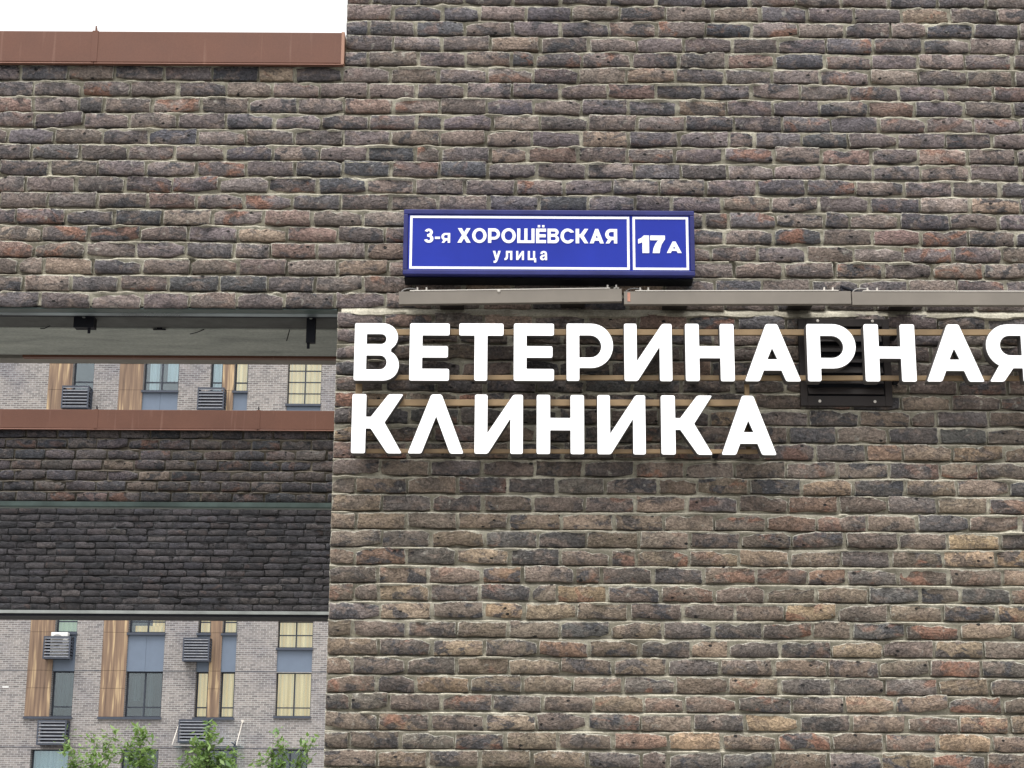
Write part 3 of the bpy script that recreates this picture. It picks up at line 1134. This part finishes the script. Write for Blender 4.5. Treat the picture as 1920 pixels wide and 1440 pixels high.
for bi, (x0, x1, z0, z1, slope, lab, clips) in enumerate(bars):
    bo = ((x0 + x1) / 2, -.12, z0)
    t = thing('light_bar', lab, 'light', bo, 'linear lights above the lettering')
    rot = Matrix.Rotation(-slope, 3, 'Y')
    pv = (x0, 0, z0)
    dz = lambda x: slope * (x - x0)
    m = MB(bo)
    m.box(x0, x1, -.150, -.118, z0, z1, .002, rot, pv)
    m.build('housing', M['bar'], t)
    m = MB(bo)
    m.box(x0 + .055, x1 - .06, -.152, -.120, z1 + .0005, z1 + .006, .0015, rot, pv)
    m.build('top_highlight', M['bar_lit'], t)  # pale strip paints the highlight along the housing's top edge
    for cx in clips:
        m = MB(bo)
        zz = z1 + dz(cx)
        m.box(cx - .004, cx + .004, -.140, -.128, zz + .004, zz + .024, .001)
        m.box(cx - .013, cx + .013, -.140, -.128, zz + .004, zz + .010, .001)
        m.build('clip', M['bar_lit'], t)
    for cx in ((x0 + .26), (x1 - .24)):
        m = MB(bo)
        m.box(cx - .06, cx + .06, -.117, -.004, z0 + .012 + dz(cx), z0 + .018 + dz(cx), .001)
        m.box(cx - .06, cx + .06, -.012, -.003, z0 + .012 + dz(cx), z0 + .09 + dz(cx), .001)
        m.build('bracket', M['vent'], t)
    pts = []
    for k in range(9):
        a = math.pi * k / 8
        pts.append((x0 + .055 - .045 * math.cos(a), -.118, z1 + .004 + .022 * math.sin(a)))
    m = MB(bo)
    m.tube(pts, .0035, 6)
    m.build('cable', M['cable'], t)
    if bi == 0:
        m = MB(bo)
        m.disc((-.068, -.150, z1 - .003 + dz(-.068)), .009, .006, 8)
        m.build('mortar_splash', M['bar_lit'], t)
    if bi == 1:
        m = MB(bo)
        m.box(.569, .583, -.1515, -.1495, z0 + .014, z1 - .006, .0005)
        m.build('paint_scuff', plain('scuff_pink', (0.50, 0.24, 0.17), .7, 0, .3, 40), t)
    if bi == 2:
        m = MB(bo)
        m.tube([(1.655, -.012, 4.235), (1.70, -.035, 4.212), (1.75, -.075, 4.185), (1.785, -.105, 4.168)], .009, 8)
        m.tube([(1.655, -.012, 4.235), (1.66, -.030, 4.20), (1.668, -.060, 4.165)], .005, 8)
        m.build('power_cable', M['black_steel'], t)

# ------------------------------------------------------------------ vent grille behind the letters
vo_ = (1.66, -.02, 3.615)
vt = thing('vent_grille', 'dark brown metal vent grille fixed to the bricks behind letters РН', 'vent', vo_)
VX0, VX1, VZ0, VZ1 = 1.430, 1.885, 3.614, 4.062
m = MB(vo_)
m.box(VX0, VX0 + .035, -.032, -.004, VZ0, VZ1, .002)
m.box(VX1 - .035, VX1, -.032, -.004, VZ0, VZ1, .002)
m.box(VX0 + .0355, VX1 - .0355, -.032, -.004, VZ0, VZ0 + .05, .002)
m.box(VX0 + .0355, VX1 - .0355, -.032, -.004, VZ1 - .04, VZ1, .002)
m.build('frame', M['vent'], vt)
m = MB(vo_)
m.box(VX0 + .03, VX1 - .03, -.012, -.002, VZ0 + .02, VZ1 - .02)
m.build('backing', M['black_steel'], vt)
for k in range(6):
    z = VZ0 + .075 + k * .054
    m = MB(vo_)
    m.box(VX0 + .040, VX1 - .040, -.024, -.020, z - .017, z + .024, .001, Matrix.Rotation(R(-24), 3, 'X'))
    m.build('slat', M['vent'], vt)
for x, z in ((1.528, 4.050), (1.802, 4.050), (1.523, 3.637), (1.796, 3.636)):
    m = MB(vo_)
    m.disc((x, -.032, z), .0075, .004, 10)
    m.build('screw', M['bar_lit'], vt)

# ------------------------------------------------------------------ apartment building far behind
FY = 66.6
def facade_material():
    b = NB('grey_lilac_brickwork')
    p = b.pos()
    sp = b.n('SeparateXYZ')
    b.put(sp.inputs[0], p)
    cb = b.n('CombineXYZ')
    b.put(cb.inputs[0], b.math('ADD', sp.outputs[0], sp.outputs[1]))
    b.put(cb.inputs[1], sp.outputs[2])
    br = b.n('TexBrick')
    b.put(br.inputs['Vector'], cb.outputs[0])
    for k, v in (('Scale', 1.0), ('Brick Width', .26), ('Row Height', .0876), ('Mortar Size', .011), ('Bias', 0.0)):
        br.inputs[k].default_value = v
    br.inputs['Color1'].default_value = (0.155, 0.140, 0.142, 1)
    br.inputs['Color2'].default_value = (0.300, 0.270, 0.262, 1)
    br.inputs['Mortar'].default_value = (0.42, 0.42, 0.41, 1)
    n = b.noise(p, .55, 4, .6)
    c = b.mix(1.0, br.outputs['Color'], b.ramp(n, [(.32, (.78, .79, .84)), (.5, (1, .99, .98)), (.7, (1.12, 1.10, 1.06))]), 'MULTIPLY')
    n2 = b.noise(p, 9.0, 4, .7)
    c = b.mix(1.0, c, b.rng(n2, .3, .7, .82, 1.16), 'MULTIPLY')
    return b.set(Base_Color=c, Roughness=.92)


def wood_material():
    b = NB('streaked_wood_cladding')
    p = b.pos()
    ph = b.noise(b.vmath('MULTIPLY', p, (0, 0, .35)), 1.0, 2, .5)
    sp = b.n('SeparateXYZ')
    b.put(sp.inputs[0], p)
    cb = b.n('CombineXYZ')
    b.put(cb.inputs[0], b.math('ADD', sp.outputs[0], b.math('MULTIPLY', ph, .18)))
    b.put(cb.inputs[2], b.math('MULTIPLY', sp.outputs[2], .05))
    n = b.noise(cb.outputs[0], 6.2, 3, .58, .3)
    c = b.ramp(n, [(.30, (.105, .066, .048)), (.44, (.20, .130, .088)), (.56, (.27, .180, .115)), (.65, (.56, .41, .235)), (.76, (.28, .18, .115))])
    return b.set(Base_Color=c, Roughness=.6)


def glass_material(name, tint, refl):
    b = NB(name)
    tr = b.n('BsdfTransparent')
    tr.inputs[0].default_value = (*tint, 1)
    gl = b.n('BsdfGlossy')
    gl.inputs['Roughness'].default_value = .03
    gl.inputs['Color'].default_value = (.85, .92, .95, 1)
    fr = b.n('LayerWeight')
    fr.inputs['Blend'].default_value = .25
    mx = b.n('MixShader')
    b.put(mx.inputs[0], b.math('ADD', b.math('MULTIPLY', fr.outputs['Fresnel'], .8), refl, clamp=True))
    b.t.links.new(tr.outputs[0], mx.inputs[1])
    b.t.links.new(gl.outputs[0], mx.inputs[2])
    b.t.links.new(mx.outputs[0], b.out.inputs[0])
    return b.m


def curtain_material(name, c1, c2, es):
    b = NB(name)
    p = b.pos()
    n = b.noise(b.vmath('MULTIPLY', p, (6.0, 6.0, .22)), 1.0, 3, .55, .4)
    c = b.mix(b.rng(n, .34, .66), c1, c2)
    return b.set(Base_Color=c, Roughness=.9, Emission_Color=c, Emission_Strength=es)


M['facade'] = facade_material()
M['wood'] = wood_material()
M['glass'] = glass_material('window_glass', (.80, .86, .88), .12)
M['clear_glass'] = glass_material('canopy_glass', (.80, .90, .90), .10)
M['wframe'] = plain('window_frame_slate', (.030, .038, .055), .5, 0, .1, 5)
M['spandrel'] = plain('spandrel_blue_grey', (.150, .190, .255), .45, 0, .05, 3)
M['slate'] = plain('slate_metal', (.055, .065, .090), .45, 0, .12, 6)
M['room'] = plain('room_dark', (.035, .040, .045), .9, 0, .3, 2)
M['curtain_y'] = curtain_material('curtain_amber', (.58, .40, .16), (.82, .65, .36), .36)
M['curtain_w'] = curtain_material('curtain_pale', (.50, .60, .62), (.72, .80, .80), .10)
M['curtain_g'] = curtain_material('blind_green', (.50, .56, .38), (.60, .65, .46), .2)
M['curtain_dim'] = curtain_material('curtain_dim', (.07, .09, .095), (.13, .16, .16), 0.0)
M['white'] = plain('white_enamel', (.78, .78, .76), .4, 0, .04, 9)
M['roofing'] = plain('roofing_dark', (.07, .07, .07), .9, 0, .2, 3)

ao = (-3, FY, 0)
apt = thing('apartment_building', 'far grey-lilac brick apartment block with streaked wood strips and lit windows', 'building', ao)
AX0, AX1, AZ1 = -36.0, 32.0, 29.4
FP = 3.557
strips = [('c1', -19.48, -18.54), ('c2', -16.34, -14.77), ('c3', -13.37, -12.83), ('c3r', -12.32, -11.70)]
strips += [('c2', -5.60, -4.03), ('c1', -1.60, -.66), ('c2', 3.2, 4.77), ('c2', -26.2, -24.63), ('c1', -31.0, -30.06)]
woods = [(-20.53, -19.485), (-17.40, -16.345), (-12.825, -12.325), (-6.66, -5.605), (-2.65, -1.605), (-27.26, -26.205), (2.14, 3.195)]
opens = [(a, b_, 5.86, 26.9) for _, a, b_ in strips]
c4 = [(5.97, 7.79, 0), (8.86, 9.97, 1), (12.42, 14.75, 2), (15.98, 18.3, 2), (19.55, 21.87, 2), (23.1, 25.4, 2)]
for z0, z1, _ in c4:
    opens.append((-9.95, -8.45, z0 - (.95 if z0 > 6 else 0), z1))
NS = len(strips)
opens[NS] = (-9.95, -8.45, 5.97, 7.79)
opens[NS + 1] = (-9.95, -8.45, 7.82, 9.97)
gfo = [(-20.15, -18.55, .9, 4.54), (-16.34, -14.78, .9, 4.56), (-13.1, -11.49, .05, 4.58), (-10.05, -8.50, .9, 4.60)]
opens += gfo
for a, b_ in woods:
    opens.append((a, b_, 5.86, 26.9))
xs = sorted({AX0, AX1} | {v for o in opens for v in o[:2]})
zs = sorted({0.0, AZ1} | {v for o in opens for v in o[2:]})
m = MB(ao)
for xa, xb in zip(xs, xs[1:]):
    run = None
    for za, zb in zip(zs, zs[1:]):
        cx, cz = (xa + xb) / 2, (za + zb) / 2
        solid = not any(o[0] < cx < o[1] and o[2] < cz < o[3] for o in opens)
        if solid and run is None:
            run = za
        if run is not None and (not solid or zb == AZ1):
            top = zb if solid else za
            m.quad((xa, FY, run), (xb, FY, run), (xb, FY, top), (xa, FY, top))
            run = None
for (a, b_, z0, z1) in opens[:len(strips) + len(c4) + len(gfo)]:   # reveals
    d = .34
    m.quad((a, FY, z0), (a, FY + d, z0), (a, FY + d, z1), (a, FY, z1))
    m.quad((b_, FY + d, z0), (b_, FY, z0), (b_, FY, z1), (b_, FY + d, z1))
    m.quad((a, FY + d, z1), (b_, FY + d, z1), (b_, FY, z1), (a, FY, z1))
    m.quad((a, FY, z0), (b_, FY, z0), (b_, FY + d, z0), (a, FY + d, z0))
m.build('wall', M['facade'], apt)
m = MB(ao)
m.quad((AX0, FY, 0), (AX0, FY + 14, 0), (AX0, FY + 14, AZ1), (AX0, FY, AZ1))
m.quad((AX1, FY + 14, 0), (AX1, FY, 0), (AX1, FY, AZ1), (AX1, FY + 14, AZ1))
m.quad((AX1, FY + 14, 0), (AX0, FY + 14, 0), (AX0, FY + 14, AZ1), (AX1, FY + 14, AZ1))
m.build('side_wall', M['facade'], apt)
m = MB(ao)
m.box(AX0 - .1, AX1 + .1, FY - .1, FY + 14.1, AZ1 + .002, AZ1 + .35)
m.build('roof', M['roofing'], apt)
m = MB(ao)
m.box(AX0 + .1, AX1 - .1, FY + 1.4, FY + 1.5, .05, AZ1 - .1)
m.build('room_back', M['room'], apt)
for z in (4.62, 7.82):
    m = MB(ao)
    for xa, xb in ((AX0, -31.05), (-30.0, -27.3), (-24.6, -20.54), (-18.535, -17.405), (-14.765, -13.375), (-11.695, -9.96), (-8.445, -6.7), (-4.0, -2.7), (-.6, 2.1), (4.8, AX1)) if z > 5 else ((AX0, AX1),):
        m.box(xa, xb, FY - .012, FY + .01, z, z + .022)
    m.build('string_course', M['slate'], apt)
# wood strips in separate boards
for a, b_ in woods:
    z = 5.90
    k = 0
    while z < 26.9:
        h = (1.19, .745, 1.622)[k % 3]
        zt = min(z + h, 26.9)
        m = MB(ao)
        m.box(a, b_, FY - .03, FY + .30, z + .006, zt - .006)
        m.build('wood_panel', M['wood'], apt)
        z = zt
        k += 1
for a, b_ in ((-20.56, -18.5), (-17.43, -14.73), (-13.42, -11.66), (-6.69, -4.0), (-2.68, -.62), (2.11, 4.8), (-27.3, -24.6), (-31.04, -30.02)):
    m = MB(ao)
    m.box(a, b_, FY - .10, FY + .02, 5.80, 5.895)
    m.build('sill', M['slate'], apt)


def window(a, b_, z0, z1, vert, horiz, curtain=None, cz=None, depth=.30, name='window', f=.055, mt=.035):
    """frame of bars with separate panes, glass set back in the wall, optional curtain behind"""
    y = FY + depth
    w_ = MB(ao)
    w_.box(a, a + f, y - .03, y + .03, z0, z1)
    w_.box(b_ - f, b_, y - .03, y + .03, z0, z1)
    w_.box(a + f, b_ - f, y - .03, y + .03, z0, z0 + f)
    w_.box(a + f, b_ - f, y - .03, y + .03, z1 - f, z1)
    for v in vert:
        w_.box(v - mt, v + mt, y - .032, y + .032, z0 + f, z1 - f)
    for h in horiz:
        w_.box(a + f, b_ - f, y - .031, y + .031, h - mt * .8, h + mt * .8)
    wo_ = w_.build(name, M['wframe'], apt)
    vx = [a + f] + [q for v in vert for q in (v - mt, v + mt)] + [b_ - f]
    hz = [z0 + f] + [q for h in horiz for q in (h - mt * .8, h + mt * .8)] + [z1 - f]
    for i in range(0, len(vx), 2):
        for j in range(0, len(hz), 2):
            p = MB(ao)
            p.box(vx[i], vx[i + 1], y - .006, y + .006, hz[j], hz[j + 1])
            p.build('pane', M['glass'], wo_)
    if curtain:
        for (ca, cb, c0, c1) in (cz or [(a, b_, z0, z1)]):
            c = MB(ao)
            n = max(4, int((cb - ca) / .05))
            for k in range(n):
                xa, xb = ca + (cb - ca) * k / n, ca + (cb - ca) * (k + 1) / n
                ya, yb = y + .14 + .06 * math.sin(k * 1.9), y + .14 + .06 * math.sin((k + 1) * 1.9)
                c.quad((xa, ya, c0), (xb, yb, c0), (xb, yb, c1), (xa, ya, c1))
            c.build('curtain', M[curtain], wo_)
    return wo_


def spandrel(a, b_, z0, z1, depth=.05, split=True):
    xs_ = [a, (a + b_) / 2, b_] if split and b_ - a > 1.2 else [a, b_]
    for p, q in zip(xs_, xs_[1:]):
        m = MB(ao)
        m.box(p + .004, q - .004, FY + depth, FY + .36, z0, z1)
        m.build('spandrel_panel', M['spandrel'], apt)
    m = MB(ao)
    m.box(a - .05, b_ + .02, FY - .08, FY + .38, z1 + .003, z1 + .10)
    m.build('sill', M['slate'], apt)


for f in range(6):
    z0 = 5.90 + FP * f
    z1 = z0 + 1.91
    for nm, a, b_ in strips:
        mid = (a + b_) / 2
        kw = {}
        vert = [mid] if nm == 'c2' else []
        if nm in ('c3', 'c3r'):
            kw = dict(curtain='curtain_y')
        if nm == 'c3' and f == 4:
            kw = dict(curtain='curtain_w')
        if nm == 'c2' and f == 4:
            kw = dict(curtain='curtain_w', cz=[(a + .2, a + .62, z0, z1), (mid + .2, b_ - .1, z0 + .5, z1)])
        if nm == 'c2' and f == 1:
            kw = dict(curtain='curtain_y', cz=[(a + .2, b_ - .1, z0, z0 + .33), (mid + .15, b_, z0 + .3, z1)])
        if nm == 'c2' and f % 5 == 0:
            kw = dict(curtain='curtain_dim', cz=[(a + .2, a + .55, z0 + .7, z1 - .15), (mid + .12, mid + .3, z0, z1)])
        if nm == 'c1' and f == 0:
            kw = dict(curtain='curtain_dim', cz=[(a + .15, b_ - .1, z0 + .35, z1 - .1)])
        if nm == 'c1' and f == 1:
            kw = dict(curtain='curtain_g')
        hz = [z0 + (.42 if f != 1 else .48)]
        window(a + .02, b_ - .02, z0, z1, vert, hz, **kw)
        if f < 5:
            spandrel(a, b_, z1 + .004, z0 + FP - .115)
for z0, z1, kind in c4:
    a, b_ = -9.95, -8.45
    mid = -9.19
    if kind == 0:
        window(a + .02, b_ - .02, z0, z1, [mid], [z0 + .36], 'curtain_y', f=.03, mt=.03)
        spandrel(a, b_, 7.82, 8.735, split=False)
        m = MB(ao)
        m.box(a - .06, b_ + .03, FY - .10, FY + .02, z0 - .09, z0 - .003)
        m.build('sill', M['slate'], apt)
    elif kind == 1:
        window(a + .02, b_ - .02, z0, z1, [mid], [z0 + .53], 'curtain_y', f=.03, mt=.03)
    else:
        window(a + .02, b_ - .02, z0, z1, [mid], [z0 + .52, z0 + 1.04, z0 + 1.56], 'curtain_y', f=.025, mt=.028)
        spandrel(a, b_, z0 - .945, z0 - .115, split=False)
for i, (a, b_, z0, z1) in enumerate(gfo):
    window(a + .02, b_ - .02, z0, z1, [(a + b_) / 2] if i in (1, 3) else [], [2.3], 'curtain_w' if i == 0 else None, name='shop_window')
m = MB(ao)
m.box(-21.55, -21.28, FY - .02, FY + .01, 7.09, 7.15)
m.build('number_plaque', M['white'], apt)


def cage(x0, x1, z0, z1, label, nslat=7):
    yo = FY - .10
    o = ((x0 + x1) / 2, yo, z0)
    t = thing('air_conditioner_cage', label, 'metal cage', o, 'louvred air conditioner cages on the far facade')
    d = .62
    m = MB(o)
    for xx in (x0, x1 - .06):
        for yy in (FY - d, FY - .065):
            m.box(xx, xx + .06, yy, yy + .06, z0, z1)
    for zz in (z0, z1 - .05):
        m.box(x0 + .061, x1 - .061, FY - d, FY - d + .05, zz, zz + .05)
        for xx in (x0, x1 - .05):
            m.box(xx, xx + .05, FY - d + .061, FY - .066, zz, zz + .05)
    m.build('frame', M['slate'], t)
    m = MB(o)
    m.box(x0 + .06, x1 - .06, FY - d + .10, FY - .07, z0 + .01, z0 + .03)
    m.box(x0 + .07, x1 - .07, FY - .09, FY - .07, z0 + .05, z1 - .05)
    m.build('base', M['black_steel'], t)
    for k in range(nslat):
        z = z0 + .10 + (z1 - z0 - .17) * k / (nslat - 1)
        for kind in (0, 1, 2):
            m = MB(o)
            if kind == 0:
                m.box(x0 + .055, x1 - .055, FY - d + .004, FY - d + .018, z - .045, z + .035, 0, Matrix.Rotation(R(-32), 3, 'X'))
            else:
                xx = x0 + .01 if kind == 1 else x1 - .03
                m.box(xx, xx + .014, FY - d + .07, FY - .07, z - .045, z + .035, 0, Matrix.Rotation(R(32 if kind == 1 else -32), 3, 'Y'))
            m.build('slat', M['slate'], t)
    return t


cage(-19.78, -18.63, 8.27, 9.22, 'dark louvred cage with a white air conditioner showing over its rim')
cage(-19.79, -18.57, 4.70, 5.72, 'dark louvred cage just above the pale green ground-floor window')
cage(-19.75, -18.56, 19.15, 20.17, 'slate louvred cage beside wood strip, seen between the two brown copings')
cage(-13.87, -12.74, 8.19, 9.19, 'dark louvred cage beside narrow wood fin, below a small amber window', 8)
cage(-13.89, -12.66, 4.83, 5.78, 'dark louvred cage standing behind the glass canopy')
cage(-13.79, -12.62, 19.12, 20.12, 'slate louvred cage below the narrow white-curtained window', 7)
o = (-19.1, FY - .35, 8.35)
ac = thing('air_conditioner', 'white air conditioner unit with round grey fan inside dark cage', 'air conditioner', o)
m = MB(o)
m.box(-19.52, -18.80, FY - .48, FY - .16, 8.36, 9.40, .03)
m.build('casing', M['white'], ac)
m = MB(o)
m.disc((-19.24, FY - .481, 9.06), .25, .02, 20)
m.build('fan_grille', M['cable'], ac)

# glass canopy over the door
o = (-12.7, FY - .8, 4.6)
cp = thing('glass_canopy', 'clear glass door canopy hung from two thin steel rods', 'canopy', o)
m = MB(o)
m.box(-14.05, -11.20, FY - 1.55, FY - .02, 4.66, 4.685)
m.build('glass_sheet', M['clear_glass'], cp)
m = MB(o)
m.box(-14.06, -11.19, FY - 1.59, FY - 1.552, 4.645, 4.70, .005)
m.build('front_edge', M['cable'], cp)
for xa, xb in ((-13.95, -13.95), (-11.30, -11.30)):
    m = MB(o)
    m.tube([(xa, FY - 1.45, 4.69), (xb, FY - .02, 5.72)], .022, 8)
    m.build('rod', M['bar_lit'], cp)
    m = MB(o)
    m.disc((xb, FY - .002, 5.74), .07, .03, 10)
    m.build('wall_anchor', M['bar_lit'], cp)

# slim post by the entrance
o = (-11.18, 64.0, 0)
po = thing('slim_post', 'slim dark blue post with forked top beside the glass canopy', 'post', o)
m = MB(o)
m.box(-11.27, -11.09, 63.92, 64.08, 0, 4.62, .02)
m.build('shaft', M['wframe'], po)
m = MB(o)
m.tube([(-11.18, 64, 4.60), (-11.22, 64, 4.70), (-11.33, 64, 4.76)], .035, 6)
m.tube([(-11.18, 64, 4.60), (-11.15, 64, 4.72), (-11.19, 64, 4.80)], .03, 6)
m.build('fork', M['wframe'], po)

# ------------------------------------------------------------------ young trees in front of the far facade
def leaf_material():
    b = NB('leaf_green')
    oi = b.n('Attribute', attribute_name='tint')
    c = b.mix(oi.outputs['Alpha'], (.085, .170, .045), (.240, .350, .120))
    b.set(Base_Color=c, Roughness=.55)
    b.b.inputs['Subsurface Weight'].default_value = 0.0
    tl = b.n('BsdfTranslucent')
    b.put(tl.inputs[0], b.mix(.5, c, (.30, .46, .08)))
    mx = b.n('MixShader')
    mx.inputs[0].default_value = .3
    b.t.links.new(b.b.outputs[0], mx.inputs[1])
    b.t.links.new(tl.outputs[0], mx.inputs[2])
    b.t.links.new(mx.outputs[0], b.out.inputs[0])
    return b.m


M['leaf'] = leaf_material()
M['bark'] = plain('bark_grey_brown', (.10, .085, .065), .9, 0, .3, 14)


def tree(label, x, y, base_h, tips, seed, n_per=115, spread=.24, leaf=.095):
    """tips: (x, z) ends of the main shoots; leaves are gathered in sprays along each"""
    o = (x, y, 0)
    t = thing('young_tree', label, 'tree', o, 'young trees in front of the far facade')
    rg = random.Random(seed)
    m = MB(o)
    m.tube([(x, y, 0), (x + .03, y, base_h * .5), (x, y, base_h)], .05, 8, .6)
    sprays = []
    for tx, tz in tips:
        ty = y + rg.uniform(-.45, .45)
        p0 = Vector((x, y, base_h * rg.uniform(.55, 1.0)))
        p2 = Vector((tx, ty, tz))
        mid = (p0 + p2) / 2 + Vector((rg.uniform(-.1, .1), 0, rg.uniform(-.05, .2)))
        m.tube([p0, mid, p2], .018, 5, .25)
        for k in range(n_per):
            q = rg.random() ** .55
            c = p0.lerp(mid, q * 2) if q < .5 else mid.lerp(p2, q * 2 - 1)
            s = spread * (.95 - .40 * q) * rg.choice([.5, 1, 1, 1.5])
            sprays.append(c + Vector((rg.gauss(0, s), rg.gauss(0, s), rg.gauss(0, s * .8))))
    m.build('trunk', M['bark'], t)
    V, F, T = [], [], []
    for c in sprays:
        a = Vector((rg.uniform(-1, 1), rg.uniform(-1, 1), rg.uniform(-.9, .3))).normalized()
        b_ = a.cross(Vector((rg.uniform(-.5, .5), rg.uniform(-.5, .5), 1))).normalized()
        ln = leaf * rg.uniform(.45, 1.5)
        n = len(V)
        nn = a.cross(b_) * ln * .12
        for q in (c - a * ln, c - b_ * ln * .42 + nn, c + a * ln, c + b_ * ln * .42 + nn):
            V.append(tuple(q - Vector(o)))
        F.append((n, n + 1, n + 2, n + 3))
        T += [(1, 1, 1, rg.random())] * 4
    link('crown', mesh_from('crown', np.array(V), np.array(F), None, M['leaf'], np.array(T)), None, t)
    return t


tree('loose green young tree under the cage beside the pale green window', -11.35, 40, 2.5, [(-12.05, 3.85), (-11.75, 3.35), (-11.3, 3.95), (-10.85, 3.95), (-10.75, 3.5), (-11.3, 3.3), (-11.9, 3.0)], 3)
tree('upright green young tree below the dark window beside wood strip', -10.05, 40, 2.6, [(-10.15, 4.1), (-9.95, 4.05), (-10.4, 3.7), (-9.75, 3.55), (-10.0, 3.4), (-9.8, 3.1)], 5, spread=.2)
tree('dense young tree with one tall shoot in front of glass canopy', -8.15, 40, 2.6, [(-8.15, 4.2), (-8.05, 3.95), (-8.6, 3.3), (-8.3, 3.6), (-7.85, 3.45), (-7.6, 3.2), (-8.85, 3.3), (-8.1, 3.4), (-7.5, 3.5), (-8.45, 3.75)], 8, spread=.2)
tree('sparse pale young tree with a branch reaching out to the brick corner', -6.3, 40, 2.5, [(-6.3, 4.0), (-6.15, 3.7), (-5.35, 3.95), (-5.55, 3.75), (-6.8, 3.3), (-6.5, 3.5), (-5.7, 3.2), (-6.1, 3.2)], 13, n_per=75, spread=.15)
